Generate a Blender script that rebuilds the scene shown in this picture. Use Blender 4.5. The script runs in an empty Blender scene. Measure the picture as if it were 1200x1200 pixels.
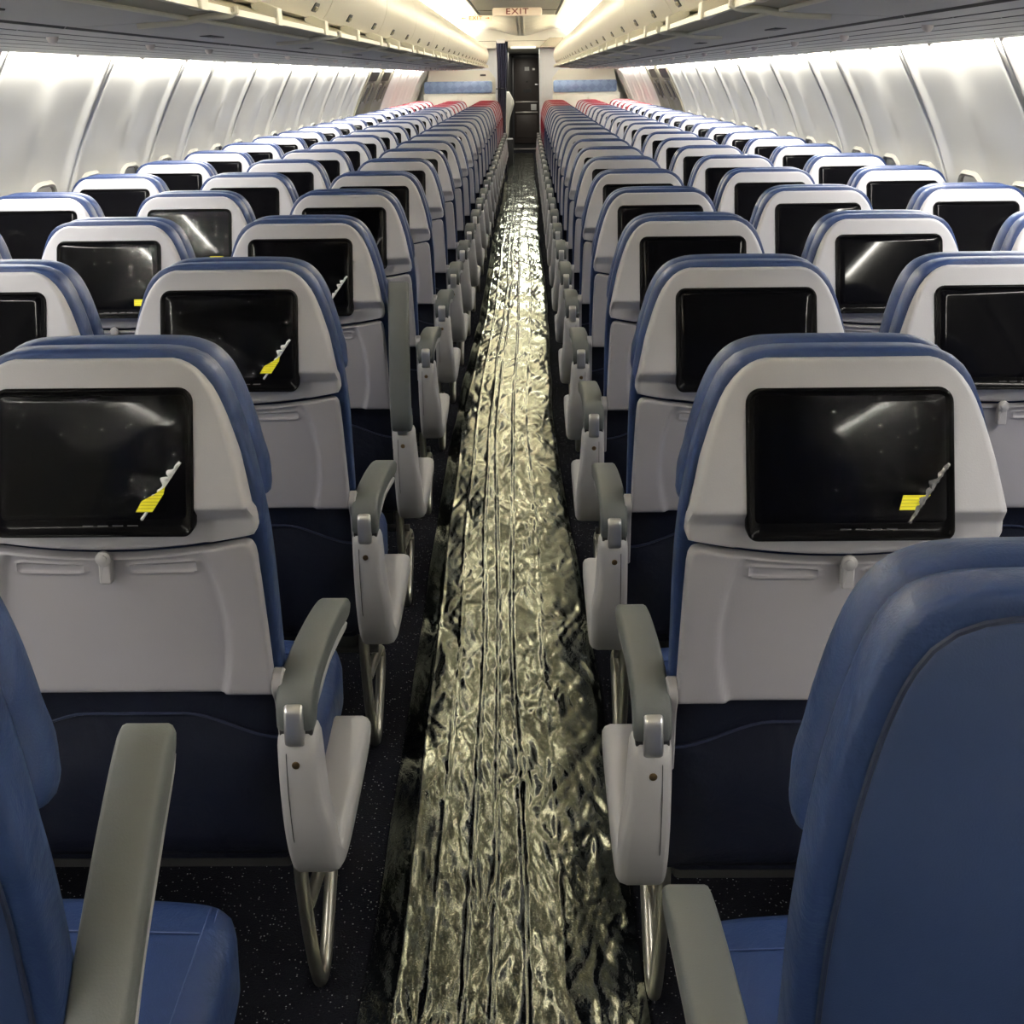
import bpy, bmesh, math, random
import numpy as np
from mathutils import Vector, Matrix, noise as mnoise

random.seed(7)
PI = math.pi
sc = bpy.context.scene
COL = sc.collection

# ------------------------------------------------------------------ camera
CAM_H = 1.53
F_PX, PITCH, YAW, ROLL = 1472.5, 0.2080, -0.0143, -0.0129
cam_d = bpy.data.cameras.new('camera')
cam = bpy.data.objects.new('camera', cam_d)
COL.objects.link(cam)
r0 = Vector((math.cos(YAW), -math.sin(YAW), 0))
fw = Vector((math.sin(YAW)*math.cos(PITCH), math.cos(YAW)*math.cos(PITCH), -math.sin(PITCH)))
u0 = Vector((math.sin(YAW)*math.sin(PITCH), math.cos(YAW)*math.sin(PITCH), math.cos(PITCH)))
rr = r0*math.cos(ROLL) + u0*math.sin(ROLL)
uu = u0*math.cos(ROLL) - r0*math.sin(ROLL)
mw = Matrix.Identity(4)
for i in range(3):
    mw[i][0] = rr[i]; mw[i][1] = uu[i]; mw[i][2] = -fw[i]
mw[2][3] = CAM_H
cam.matrix_world = mw
cam_d.sensor_fit = 'HORIZONTAL'
cam_d.sensor_width = 36
cam_d.lens = F_PX/1200*36
cam_d.shift_y = -200/1200
cam_d.clip_start = 0.02
sc.camera = cam

# ------------------------------------------------------------------ world, exposure
w = bpy.data.worlds.new('world'); sc.world = w; w.use_nodes = True
w.node_tree.nodes['Background'].inputs[0].default_value = (0.9, 0.92, 1.0, 1)
w.node_tree.nodes['Background'].inputs[1].default_value = 0.02
vs = sc.view_settings
vs.view_transform = 'Standard'; vs.look = 'None'; vs.gamma = 1.0; vs.use_curve_mapping = False
vs.exposure = 0.28
sc.cycles.use_denoising = True

# ------------------------------------------------------------------ lights of the cabin
CX = -0.0853                     # aisle centre line
Y_END = 20.3                     # class divider
def strip_lamp(name, x, z, tilt, y0, y1, width, power, color):
    l = bpy.data.lights.new(name, 'AREA'); l.shape = 'RECTANGLE'
    l.size = width; l.size_y = y1-y0; l.energy = power; l.color = color
    o = bpy.data.objects.new(name, l); COL.objects.link(o)
    o.location = (x, (y0+y1)/2, z); o.rotation_euler = (0, tilt, 0)
    return o
WALL_W, COVE_W = 470, 620
WALL_C, COVE_C = (1.0, 0.965, 0.885), (1.0, 0.965, 0.90)
for s in (-1, 1):
    strip_lamp('sidewall_lamp', CX+s*1.482, 1.632, -s*math.radians(12), -2.5, 19.5, 0.022, WALL_W, WALL_C)
    strip_lamp('cove_lamp', CX+s*0.80, 2.10, PI - s*math.radians(-24), -2.5, 20.2, 0.06, COVE_W, COVE_C)
strip_lamp('entry_lamp', CX, 1.985, 0, 21.2, 27.0, 0.4, 45, (1.0, 0.93, 0.8))

# ------------------------------------------------------------------ materials
MATS = {}
def new_mat(name):
    m = bpy.data.materials.new(name); m.use_nodes = True
    nt = m.node_tree
    return m, nt, nt.nodes['Principled BSDF']
def mat(name, color, rough=0.5, metal=0.0, bump=0.0, bscale=200.0, var=0.0, vscale=6.0, spec=None, coat=0.0, emit=None, estr=0.0):
    m, nt, b = new_mat(name)
    b.inputs['Base Color'].default_value = (*color, 1)
    b.inputs['Roughness'].default_value = rough
    b.inputs['Metallic'].default_value = metal
    if spec is not None: b.inputs['Specular IOR Level'].default_value = spec
    if coat: b.inputs['Coat Weight'].default_value = coat
    if emit:
        b.inputs['Emission Color'].default_value = (*emit, 1); b.inputs['Emission Strength'].default_value = estr
    tc = nt.nodes.new('ShaderNodeTexCoord')
    if bump:
        n = nt.nodes.new('ShaderNodeTexNoise'); n.inputs['Scale'].default_value = bscale; n.inputs['Detail'].default_value = 3
        nt.links.new(tc.outputs['Object'], n.inputs['Vector'])
        bp = nt.nodes.new('ShaderNodeBump'); bp.inputs['Strength'].default_value = bump; bp.inputs['Distance'].default_value = 0.002
        nt.links.new(n.outputs['Fac'], bp.inputs['Height']); nt.links.new(bp.outputs['Normal'], b.inputs['Normal'])
    if var:
        n2 = nt.nodes.new('ShaderNodeTexNoise'); n2.inputs['Scale'].default_value = vscale; n2.inputs['Detail'].default_value = 4
        nt.links.new(tc.outputs['Object'], n2.inputs['Vector'])
        cr = nt.nodes.new('ShaderNodeMix'); cr.data_type = 'RGBA'
        cr.inputs['A'].default_value = (*[c*(1-var) for c in color], 1)
        cr.inputs['B'].default_value = (*[min(1, c*(1+var)) for c in color], 1)
        nt.links.new(n2.outputs['Fac'], cr.inputs['Factor']); nt.links.new(cr.outputs['Result'], b.inputs['Base Color'])
    MATS[name] = m
    return m

def leather(name, color, rough=0.46):
    """leather: fine grain, slack wrinkles and slight colour wear"""
    m, nt, b = new_mat(name)
    tc = nt.nodes.new('ShaderNodeTexCoord')
    g = nt.nodes.new('ShaderNodeTexVoronoi'); g.inputs['Scale'].default_value = 420
    wv = nt.nodes.new('ShaderNodeTexNoise'); wv.inputs['Scale'].default_value = 9; wv.inputs['Detail'].default_value = 5; wv.inputs['Distortion'].default_value = 0.8
    nt.links.new(tc.outputs['Object'], g.inputs['Vector']); nt.links.new(tc.outputs['Object'], wv.inputs['Vector'])
    b1 = nt.nodes.new('ShaderNodeBump'); b1.inputs['Strength'].default_value = 0.25; b1.inputs['Distance'].default_value = 0.0006
    b2 = nt.nodes.new('ShaderNodeBump'); b2.inputs['Strength'].default_value = 0.5; b2.inputs['Distance'].default_value = 0.016
    nt.links.new(g.outputs['Distance'], b1.inputs['Height']); nt.links.new(wv.outputs['Fac'], b2.inputs['Height'])
    nt.links.new(b1.outputs['Normal'], b2.inputs['Normal']); nt.links.new(b2.outputs['Normal'], b.inputs['Normal'])
    mx = nt.nodes.new('ShaderNodeMix'); mx.data_type = 'RGBA'
    mx.inputs['A'].default_value = (*[c*0.85 for c in color], 1); mx.inputs['B'].default_value = (*[c*1.12 for c in color], 1)
    nt.links.new(wv.outputs['Fac'], mx.inputs['Factor']); nt.links.new(mx.outputs['Result'], b.inputs['Base Color'])
    b.inputs['Roughness'].default_value = rough; b.inputs['Specular IOR Level'].default_value = 0.3
    MATS[name] = m
    return m

leather('blue_leather', (0.0145, 0.0305, 0.096))
leather('navy_cloth_shaded', (0.0028, 0.0045, 0.015), 0.6)  # navy deepened in the colour for the shade low on the seat backs
leather('red_leather', (0.20, 0.007, 0.022))
mat('blue_piping', (0.022, 0.042, 0.13), 0.5)
mat('seam_dark', (0.008, 0.014, 0.042), 0.55)
mat('blue_panel', (0.0135, 0.030, 0.092), 0.55, bump=0.15, bscale=600, var=0.08)
mat('shell_grey', (0.41, 0.408, 0.445), 0.45, bump=0.12, bscale=500, var=0.03)
mat('tray_grey', (0.335, 0.328, 0.362), 0.48, bump=0.12, bscale=500, var=0.03)
mat('latch_grey', (0.33, 0.325, 0.345), 0.35)
mat('bay_grey', (0.40, 0.395, 0.41), 0.45, bump=0.1, bscale=500, var=0.03)
mat('pad_grey', (0.105, 0.115, 0.117), 0.5, bump=0.15, bscale=500, var=0.04)
mat('dark_grey', (0.035, 0.035, 0.038), 0.5)
mat('silver', (0.60, 0.60, 0.62), 0.30, metal=0.85)
mat('steel_tube', (0.42, 0.41, 0.37), 0.28, metal=0.9)
mat('dull_bar', (0.10, 0.10, 0.095), 0.45, metal=0.5)
mat('brass', (0.22, 0.15, 0.08), 0.35, metal=0.9)
mat('monitor_black', (0.003, 0.003, 0.0035), 0.12, spec=0.06)
mat('screen_glass', (0.0022, 0.0022, 0.003), 0.04, spec=0.07)
mat('icon_grey', (0.05, 0.05, 0.055), 0.6)
mat('yellow_tag', (0.88, 0.80, 0.01), 0.5)
def tag_mat():
    m = MATS['yellow_tag']; nt = m.node_tree; b = nt.nodes['Principled BSDF']
    tc = nt.nodes.new('ShaderNodeTexCoord'); sp = nt.nodes.new('ShaderNodeSeparateXYZ'); nt.links.new(tc.outputs['Object'], sp.inputs[0])
    m1 = nt.nodes.new('ShaderNodeMath'); m1.operation = 'MULTIPLY'; m1.inputs[1].default_value = 240; nt.links.new(sp.outputs['Z'], m1.inputs[0])
    m2 = nt.nodes.new('ShaderNodeMath'); m2.operation = 'FRACT'; nt.links.new(m1.outputs[0], m2.inputs[0])
    m3 = nt.nodes.new('ShaderNodeMath'); m3.operation = 'GREATER_THAN'; m3.inputs[1].default_value = 0.72; nt.links.new(m2.outputs[0], m3.inputs[0])
    mx = nt.nodes.new('ShaderNodeMix'); mx.data_type = 'RGBA'; mx.inputs['A'].default_value = (0.88, 0.80, 0.01, 1); mx.inputs['B'].default_value = (0.60, 0.54, 0.01, 1)
    nt.links.new(m3.outputs[0], mx.inputs['Factor']); nt.links.new(mx.outputs['Result'], b.inputs['Base Color'])
tag_mat()
mat('wall_white', (0.76, 0.75, 0.70), 0.42, bump=0.08, bscale=300)
mat('wall_gap', (0.16, 0.16, 0.15), 0.7)
mat('window_rim', (0.24, 0.235, 0.21), 0.4)
mat('shade_white', (0.68, 0.68, 0.64), 0.5)
mat('bin_cream', (0.74, 0.70, 0.60), 0.36, var=0.03, vscale=2)
mat('rail_cream', (0.76, 0.73, 0.62), 0.4)
mat('gutter_olive', (0.42, 0.38, 0.27), 0.5)
mat('under_grey', (0.54, 0.53, 0.50), 0.45, var=0.05, vscale=3)
mat('psu_grey', (0.60, 0.59, 0.55), 0.40, var=0.05, vscale=4)
mat('psu_dark', (0.10, 0.10, 0.095), 0.5)
mat('knob_white', (0.85, 0.78, 0.72), 0.3)
mat('black_plastic', (0.012, 0.012, 0.013), 0.4)
mat('ceiling_cream', (0.80, 0.77, 0.67), 0.45)
mat('ceiling_gap', (0.25, 0.22, 0.15), 0.7)
mat('ceiling_grey', (0.33, 0.32, 0.27), 0.5, var=0.04, vscale=3)
mat('sign_cream', (0.78, 0.66, 0.52), 0.4, emit=(1.0, 0.85, 0.68), estr=0.12)
mat('sign_red', (0.20, 0.035, 0.02), 0.5)
mat('sign_orange', (0.65, 0.18, 0.05), 0.5)
mat('bulk_cream', (0.72, 0.71, 0.64), 0.45)
mat('closet_white', (0.72, 0.74, 0.78), 0.45, var=0.02)
mat('curtain_navy', (0.010, 0.012, 0.035), 0.85, bump=0.4, bscale=300)
mat('door_brown', (0.040, 0.032, 0.030), 0.45)
mat('door_panel', (0.052, 0.043, 0.040), 0.45)
mat('galley_dark', (0.014, 0.014, 0.015), 0.4)
mat('galley_panel', (0.05, 0.05, 0.055), 0.35)
mat('trim_metal', (0.50, 0.48, 0.45), 0.35, metal=0.6)
mat('placard_white', (0.7, 0.7, 0.68), 0.5)
mat('lamp_glow', (0.9, 0.9, 0.88), 0.4, emit=(1.0, 0.97, 0.90), estr=6.0)
mat('header_glow', (0.9, 0.88, 0.8), 0.4, emit=(1.0, 0.94, 0.8), estr=0.7)
mat('back_dark', (0.05, 0.05, 0.055), 0.6)
mat('torn_glint', (0.75, 0.76, 0.78), 0.12, bump=0.6, bscale=60)  # white colour paints the glint along the peeled film edge
mat('exit_beige', (0.36, 0.33, 0.25), 0.45)
mat('exit_dark', (0.13, 0.115, 0.09), 0.5)
mat('hatch_brown', (0.16, 0.135, 0.09), 0.5)

def carpet_mat():
    m, nt, b = new_mat('carpet')
    tc = nt.nodes.new('ShaderNodeTexCoord')
    v = nt.nodes.new('ShaderNodeTexVoronoi'); v.inputs['Scale'].default_value = 190
    n = nt.nodes.new('ShaderNodeTexNoise'); n.inputs['Scale'].default_value = 260; n.inputs['Detail'].default_value = 2
    nt.links.new(tc.outputs['Object'], v.inputs['Vector']); nt.links.new(tc.outputs['Object'], n.inputs['Vector'])
    sep = nt.nodes.new('ShaderNodeSeparateColor'); nt.links.new(v.outputs['Color'], sep.inputs[0])
    gt = nt.nodes.new('ShaderNodeMath'); gt.operation = 'GREATER_THAN'; gt.inputs[1].default_value = 0.80
    nt.links.new(sep.outputs[0], gt.inputs[0])
    lt = nt.nodes.new('ShaderNodeMath'); lt.operation = 'LESS_THAN'; lt.inputs[1].default_value = 0.26
    nt.links.new(v.outputs['Distance'], lt.inputs[0])
    mu = nt.nodes.new('ShaderNodeMath'); mu.operation = 'MULTIPLY'
    nt.links.new(gt.outputs[0], mu.inputs[0]); nt.links.new(lt.outputs[0], mu.inputs[1])
    m2 = nt.nodes.new('ShaderNodeMath'); m2.operation = 'MULTIPLY'
    nt.links.new(mu.outputs[0], m2.inputs[0]); nt.links.new(sep.outputs[1], m2.inputs[1])
    mx = nt.nodes.new('ShaderNodeMix'); mx.data_type = 'RGBA'
    mx.inputs['A'].default_value = (0.0055, 0.006, 0.010, 1); mx.inputs['B'].default_value = (0.38, 0.38, 0.39, 1)
    nt.links.new(m2.outputs[0], mx.inputs['Factor']); nt.links.new(mx.outputs['Result'], b.inputs['Base Color'])
    bp = nt.nodes.new('ShaderNodeBump'); bp.inputs['Strength'].default_value = 0.8; bp.inputs['Distance'].default_value = 0.004
    nt.links.new(n.outputs['Fac'], bp.inputs['Height']); nt.links.new(bp.outputs['Normal'], b.inputs['Normal'])
    b.inputs['Roughness'].default_value = 0.95; b.inputs['Specular IOR Level'].default_value = 0.1
    MATS['carpet'] = m
carpet_mat()

def film_mat(name, refl, rough, tint, bscale, bstr, bdist, clear=(1, 1, 1), fres=1.4, vary=False):
    """clear plastic film: see-through with glossy reflections broken by fine crinkles"""
    m = bpy.data.materials.new(name); m.use_nodes = True; nt = m.node_tree; nt.nodes.clear()
    out = nt.nodes.new('ShaderNodeOutputMaterial'); mix = nt.nodes.new('ShaderNodeMixShader')
    tr = nt.nodes.new('ShaderNodeBsdfTransparent'); gl = nt.nodes.new('ShaderNodeBsdfGlossy')
    tr.inputs['Color'].default_value = (*clear, 1)
    gl.inputs['Color'].default_value = (*tint, 1); gl.inputs['Roughness'].default_value = rough
    tc = nt.nodes.new('ShaderNodeTexCoord'); n = nt.nodes.new('ShaderNodeTexNoise')
    mp = nt.nodes.new('ShaderNodeMapping'); mp.inputs['Scale'].default_value = (1.0, 0.6, 1.0)
    nt.links.new(tc.outputs['Object'], mp.inputs['Vector']); nt.links.new(mp.outputs['Vector'], n.inputs['Vector'])
    n.inputs['Scale'].default_value = bscale; n.inputs['Detail'].default_value = 4; n.inputs['Distortion'].default_value = 1.5
    bp = nt.nodes.new('ShaderNodeBump'); bp.inputs['Strength'].default_value = bstr; bp.inputs['Distance'].default_value = bdist
    nt.links.new(n.outputs['Fac'], bp.inputs['Height'])
    nt.links.new(bp.outputs['Normal'], gl.inputs['Normal'])
    fr = nt.nodes.new('ShaderNodeFresnel'); fr.inputs['IOR'].default_value = 1.5
    nt.links.new(bp.outputs['Normal'], fr.inputs['Normal'])
    ma = nt.nodes.new('ShaderNodeMath'); ma.operation = 'MULTIPLY_ADD'; ma.inputs[1].default_value = fres; ma.inputs[2].default_value = refl
    ma.use_clamp = True
    if vary:   # layers of film lie loose or clinging: reflection stronger and weaker in patches
        nv = nt.nodes.new('ShaderNodeTexNoise'); nv.inputs['Scale'].default_value = 6; nv.inputs['Detail'].default_value = 2; nv.inputs['Distortion'].default_value = 1.0
        nt.links.new(mp.outputs['Vector'], nv.inputs['Vector'])
        mr = nt.nodes.new('ShaderNodeMapRange'); mr.inputs['From Min'].default_value = 0.36; mr.inputs['From Max'].default_value = 0.66; mr.inputs['To Min'].default_value = 0.45*fres; mr.inputs['To Max'].default_value = fres
        nt.links.new(nv.outputs['Fac'], mr.inputs['Value']); nt.links.new(mr.outputs[0], ma.inputs[1])
    nt.links.new(fr.outputs[0], ma.inputs[0]); nt.links.new(ma.outputs[0], mix.inputs[0])
    nt.links.new(tr.outputs[0], mix.inputs[1]); nt.links.new(gl.outputs[0], mix.inputs[2])
    nt.links.new(mix.outputs[0], out.inputs['Surface'])
    MATS[name] = m
film_mat("floor_film", 0.19, 0.10, (0.91, 0.98, 0.90), 85, 0.17, 0.003, fres=5.6, vary=True)
film_mat('screen_film', 0.0, 0.05, (1, 1, 1), 30, 0.2, 0.004, (0.97, 0.97, 0.97), fres=0.12)

def art_mat():
    m, nt, b = new_mat('art_blue')
    tc = nt.nodes.new('ShaderNodeTexCoord'); mp = nt.nodes.new('ShaderNodeMapping')
    mp.inputs['Rotation'].default_value = (0, PI/4, 0); mp.inputs['Scale'].default_value = (11, 11, 11)
    nt.links.new(tc.outputs['Object'], mp.inputs['Vector'])
    ch = nt.nodes.new('ShaderNodeTexChecker'); ch.inputs['Scale'].default_value = 1.0
    ch.inputs['Color1'].default_value = (0.115, 0.165, 0.30, 1); ch.inputs['Color2'].default_value = (0.165, 0.23, 0.38, 1)
    nt.links.new(mp.outputs['Vector'], ch.inputs['Vector']); nt.links.new(ch.outputs['Color'], b.inputs['Base Color'])
    b.inputs['Roughness'].default_value = 0.5
    MATS['art_blue'] = m
art_mat()

# ------------------------------------------------------------------ mesh helpers
class MB:
    def __init__(self): self.v = []; self.f = []
    def add(self, vs, fs):
        o = len(self.v); self.v += [tuple(p) for p in vs]; self.f += [tuple(i+o for i in q) for q in fs]
        return self
    def box(self, x0, x1, y0, y1, z0, z1, b=0.0):
        """box with chamfered vertical and horizontal edges"""
        if b <= 0:
            vs = [(x, y, z) for x in (x0, x1) for y in (y0, y1) for z in (z0, z1)]
            return self.add(vs, [(0,1,3,2),(4,6,7,5),(0,4,5,1),(2,3,7,6),(0,2,6,4),(1,5,7,3)])
        bm = bmesh.new(); bmesh.ops.create_cube(bm, size=1)
        for v in bm.verts:
            v.co = Vector(((x0+x1)/2+v.co.x*(x1-x0), (y0+y1)/2+v.co.y*(y1-y0), (z0+z1)/2+v.co.z*(z1-z0)))
        bmesh.ops.bevel(bm, geom=bm.edges[:], offset=b, segments=2, profile=0.5, affect='EDGES')
        bm.verts.index_update()
        self.add([v.co[:] for v in bm.verts], [[v.index for v in f.verts] for f in bm.faces]); bm.free()
        return self
    def tube(self, path, r, n=10, closed=False):
        pts = [Vector(p) for p in path]; k = len(pts); vs = []; fs = []
        prev = None
        for i, p in enumerate(pts):
            a = pts[(i-1) % k] if (closed or i > 0) else p
            c = pts[(i+1) % k] if (closed or i < k-1) else p
            t = (c-a).normalized()
            if prev is None:
                up = Vector((1, 0, 0)) if abs(t.x) < 0.8 else Vector((0, 0, 1))
            else: up = prev
            nrm = (up - t*up.dot(t)).normalized(); prev = nrm; bi = t.cross(nrm)
            rad = r[i] if isinstance(r, (list, tuple)) else r
            for j in range(n):
                q = 2*PI*j/n; vs.append(p + nrm*math.cos(q)*rad + bi*math.sin(q)*rad)
        for i in range(k if closed else k-1):
            for j in range(n):
                a, b = i*n+j, i*n+(j+1) % n; c, d = ((i+1) % k)*n+(j+1) % n, ((i+1) % k)*n+j
                fs.append((a, b, c, d))
        if not closed: fs += [tuple(range(n))[::-1], tuple(range((k-1)*n, k*n))]
        return self.add(vs, fs)
    def disc(self, c, axis, r, h, n=16):
        c = Vector(c); ax = Vector(axis).normalized()
        return self.tube([c, c+ax*h*0.8, c+ax*h], [r, r, r*0.82], n)
    def slab(self, outline, profile, mp, rings=(0.72, 0.42, 0.16), flat=False, deform=None):
        """closed outline (a,b) ccw swept along the third axis by profile [(inset,c)...]; mp maps (a,b,c) to xyz"""
        P = np.array(outline, float); n = len(P)
        t = np.roll(P, -1, 0) - np.roll(P, 1, 0); L = np.hypot(t[:, 0], t[:, 1]); L[L == 0] = 1
        nr = np.stack([-t[:, 1]/L, t[:, 0]/L], 1)
        area = 0.5*np.sum(P[:, 0]*np.roll(P[:, 1], -1) - np.roll(P[:, 0], -1)*P[:, 1])
        if area < 0: nr = -nr
        R = []
        for ins, c in profile: R.append((P + nr*ins, c))
        if not flat:
            c0 = R[0][0].mean(0); c1 = R[-1][0].mean(0)
            pre = [(c0 + (R[0][0]-c0)*s, R[0][1]) for s in reversed(rings)]
            post = [(c1 + (R[-1][0]-c1)*s, R[-1][1]) for s in rings]
            R = pre + R + post
        vs = [];
        for Q, c in R:
            for a, b in Q:
                x = mp(a, b, c); vs.append(deform(*x) if deform else x)
        fs = []
        for i in range(len(R)-1):
            for j in range(n):
                fs.append((i*n+j, i*n+(j+1) % n, (i+1)*n+(j+1) % n, (i+1)*n+j))
        fs += [tuple(range(n))[::-1], tuple(range((len(R)-1)*n, len(R)*n))]
        return self.add(vs, fs)
    def data(self, name, m, angle=38, recalc=True):
        me = bpy.data.meshes.new(name); me.from_pydata(self.v, [], self.f)
        if recalc:
            bm = bmesh.new(); bm.from_mesh(me); bmesh.ops.recalc_face_normals(bm, faces=bm.faces); bm.to_mesh(me); bm.free()
        me.materials.append(MATS[m]); me.shade_smooth(); me.set_sharp_from_angle(angle=math.radians(angle)); me.update()
        return me

XZ = lambda a, b, c: (a, c, b)      # outline in x,z swept along y
XY = lambda a, b, c: (a, b, c)      # outline in x,y swept along z
YZ = lambda a, b, c: (c, a, b)      # outline in y,z swept along x

def link(name, me, parent=None, loc=None):
    o = bpy.data.objects.new(name, me); COL.objects.link(o)
    if parent is not None: o.parent = parent
    if loc is not None: o.location = loc
    return o
def tag(o, label, cat, group=None):
    o['label'] = label; o['category'] = cat
    if group: o['group'] = group
    return o
def structure(o, label=None, cat=None):
    o['kind'] = 'structure'
    if label: o['label'] = label
    if cat: o['category'] = cat
    return o
def empty(name, loc): return link(name, None, None, loc)

def crom(pts, n, closed=True):
    """Catmull-Rom through pts, resampled to n points evenly along its length"""
    P = np.array(pts, float); k = len(P); out = []
    segs = k if closed else k-1
    for i in range(segs):
        p = [P[(i+d) % k] if closed else P[min(max(i+d, 0), k-1)] for d in (-1, 0, 1, 2)]
        for q in np.linspace(0, 1, 16, endpoint=False):
            out.append(0.5*((2*p[1]) + (-p[0]+p[2])*q + (2*p[0]-5*p[1]+4*p[2]-p[3])*q*q + (-p[0]+3*p[1]-3*p[2]+p[3])*q**3))
    out = np.array(out + ([out[0]] if closed else [P[-1]]))
    s = np.r_[0, np.cumsum(np.hypot(*np.diff(out, axis=0).T))]
    q = np.linspace(0, s[-1], n, endpoint=not closed)
    return np.stack([np.interp(q, s, out[:, 0]), np.interp(q, s, out[:, 1])], 1)
def mirror_outline(half, n):
    """half outline (x>=0) from top centre to bottom centre -> closed outline"""
    left = [(-x, z) for x, z in half[::-1] if x > 1e-6]
    return crom(list(half)+left, n)
def rrect(x0, x1, z0, z1, r, k=6):
    rs = r if isinstance(r, (list, tuple)) else (r,)*4      # corners: br, tr, tl, bl
    out = []
    for (cx, cz, a0, q) in ((x1-rs[0], z0+rs[0], -90, rs[0]), (x1-rs[1], z1-rs[1], 0, rs[1]), (x0+rs[2], z1-rs[2], 90, rs[2]), (x0+rs[3], z0+rs[3], 180, rs[3])):
        for i in range(k+1):
            a = math.radians(a0 + 90*i/k); out.append((cx+q*math.cos(a), cz+q*math.sin(a)))
    return out
def sstep(a, b, x):
    t = np.clip((x-a)/(b-a), 0, 1); return t*t*(3-2*t)

def hfield(zs, hw, ncol, yf, thick, zwarp=None, edge=0.0045):
    """relief panel in x,z facing -y: half width hw(z), surface y = yf(x,z,d) with rounded rim and a skirt behind"""
    u = np.linspace(-1, 1, ncol); t = np.sign(u)*(1-(1-np.abs(u))**1.25)
    Z = np.repeat(np.array(zs, float)[:, None], ncol, 1)
    H = np.array([hw(z) for z in zs])[:, None]
    X = t[None, :]*H
    nz = len(zs)
    loop = [(0, j) for j in range(ncol)] + [(i, ncol-1) for i in range(1, nz)] + [(nz-1, j) for j in range(ncol-2, -1, -1)] + [(i, 0) for i in range(nz-2, 0, -1)]
    B = np.array([(X[i, j], Z[i, j]) for i, j in loop]); B2 = np.roll(B, -1, 0)
    pts = np.stack([X.ravel(), Z.ravel()], 1); D = np.full(len(pts), 9.0)
    for a, b in zip(B, B2):
        ab = b-a; l2 = max(ab@ab, 1e-12); q = np.clip(((pts-a)@ab)/l2, 0, 1)
        D = np.minimum(D, np.hypot(*(pts - a - q[:, None]*ab).T))
    D = D.reshape(X.shape)
    Y = yf(X, Z, D)
    dd = np.clip(edge-D, 0, edge)
    Y = Y + edge - np.sqrt(np.maximum(edge**2-dd**2, 0))
    Zw = zwarp(X, Z) if zwarp else Z
    vs = np.stack([X, Y, Zw], 2).reshape(-1, 3).tolist()
    fs = [(i*ncol+j, i*ncol+j+1, (i+1)*ncol+j+1, (i+1)*ncol+j) for i in range(nz-1) for j in range(ncol-1)]
    base = len(vs); idx = [i*ncol+j for i, j in loop]
    for k in idx: vs.append([vs[k][0], vs[k][1]+thick, vs[k][2]])
    m = len(idx)
    for k in range(m): fs.append((idx[k], base+k, base+(k+1) % m, idx[(k+1) % m]))
    fs.append(tuple(base+k for k in range(m)))
    return MB().add(vs, fs)

# ------------------------------------------------------------------ seat meshes (local: x across, y forward, z up, origin on the floor below the screen)
def lean(z): return np.where(np.asarray(z) < 0.95, (0.95-np.asarray(z))*0.17, 0.0)
def lean_d(x, y, z): return (x, y+float(lean(z)), z)

SHELL_Z = [0.90, 0.922, 0.945, 0.985, 1.035, 1.083, 1.110, 1.128, 1.142, 1.152, 1.159, 1.1635, 1.166]
SHELL_W = [0.2060, 0.2092, 0.2085, 0.201, 0.190, 0.176, 0.166, 0.157, 0.147, 0.137, 0.127, 0.117, 0.106]
def shell_hw(z): return float(np.interp(z, SHELL_Z, SHELL_W))
def face_y(z):  # profile of the shroud face
    return np.interp(z, [0.895, 0.928, 0.943, 0.947, 0.967, 0.970, 1.128, 1.17], [-0.009, -0.011, -0.012, -0.013, -0.034, -0.0355, -0.002, 0.006])
def shell_warp(X, Z):
    zb = 0.899+0.024*(X/0.21)**2
    return np.where(Z < 0.935, 0.935-(0.935-Z)*(0.935-zb)/(0.035), Z)
zs = np.r_[0.90, 0.903, 0.908, 0.918, 0.928, 0.938, 0.943, 0.947, 0.952, 0.957, 0.962, 0.9665, 0.970, 0.975, np.linspace(0.99, 1.14, 12), 1.147, 1.152, 1.156, 1.159, 1.1615, 1.1635, 1.165, 1.166]
def shroud_y(X, Z, D):
    y = face_y(Z)
    # the centre lip under the monitor stands back, the shoulders step out over it
    y = y + 0.004*(np.abs(X) < 0.142)*(Z < 0.944)
    return y
ME = {}
ME['shroud'] = hfield(zs, shell_hw, 45, shroud_y, 0.032, shell_warp).data('screen_shroud', 'shell_grey', 50)

def on_face(off):
    def d(x, y, z): return (x, float(face_y(max(z, 0.970)))+ (0.0 if z > 0.970 else -(0.970-z)*0.21) + off + y, z)
    return d
mon = rrect(-0.1347, 0.1347, 0.934, 1.129, (0.014, 0.020, 0.020, 0.014))
b = MB(); b.slab(mon, [(0, 0.016), (0, -0.0015), (0.0010, -0.0032), (0.0025, -0.0038), (0.0042, -0.0034), (0.0058, -0.0018), (0.007, -0.0008)], XZ, rings=(0.9, 0.6, 0.3), deform=on_face(0.0))
ME['monitor'] = b.data('monitor', 'monitor_black', 60)
b = MB(); b.slab(rrect(-0.124, 0.124, 0.957, 1.119, 0.006, 3), [(0, 0.0), (0, -0.0012), (0.001, -0.0016)], XZ, rings=(0.9, 0.6, 0.3), deform=on_face(0.0))
ME['screen'] = b.data('screen', 'screen_glass', 60)
b = MB()
for i in range(4):
    b.slab([(-0.014+0.020*i, 0.9485), (0.000+0.020*i, 0.9485), (0.000+0.020*i, 0.9497), (-0.014+0.020*i, 0.9497)], [(0, -0.0020), (0, -0.0030)], XZ, flat=True, deform=on_face(0.0))
ME['icons'] = b.data('control_marks', 'icon_grey')

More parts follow.
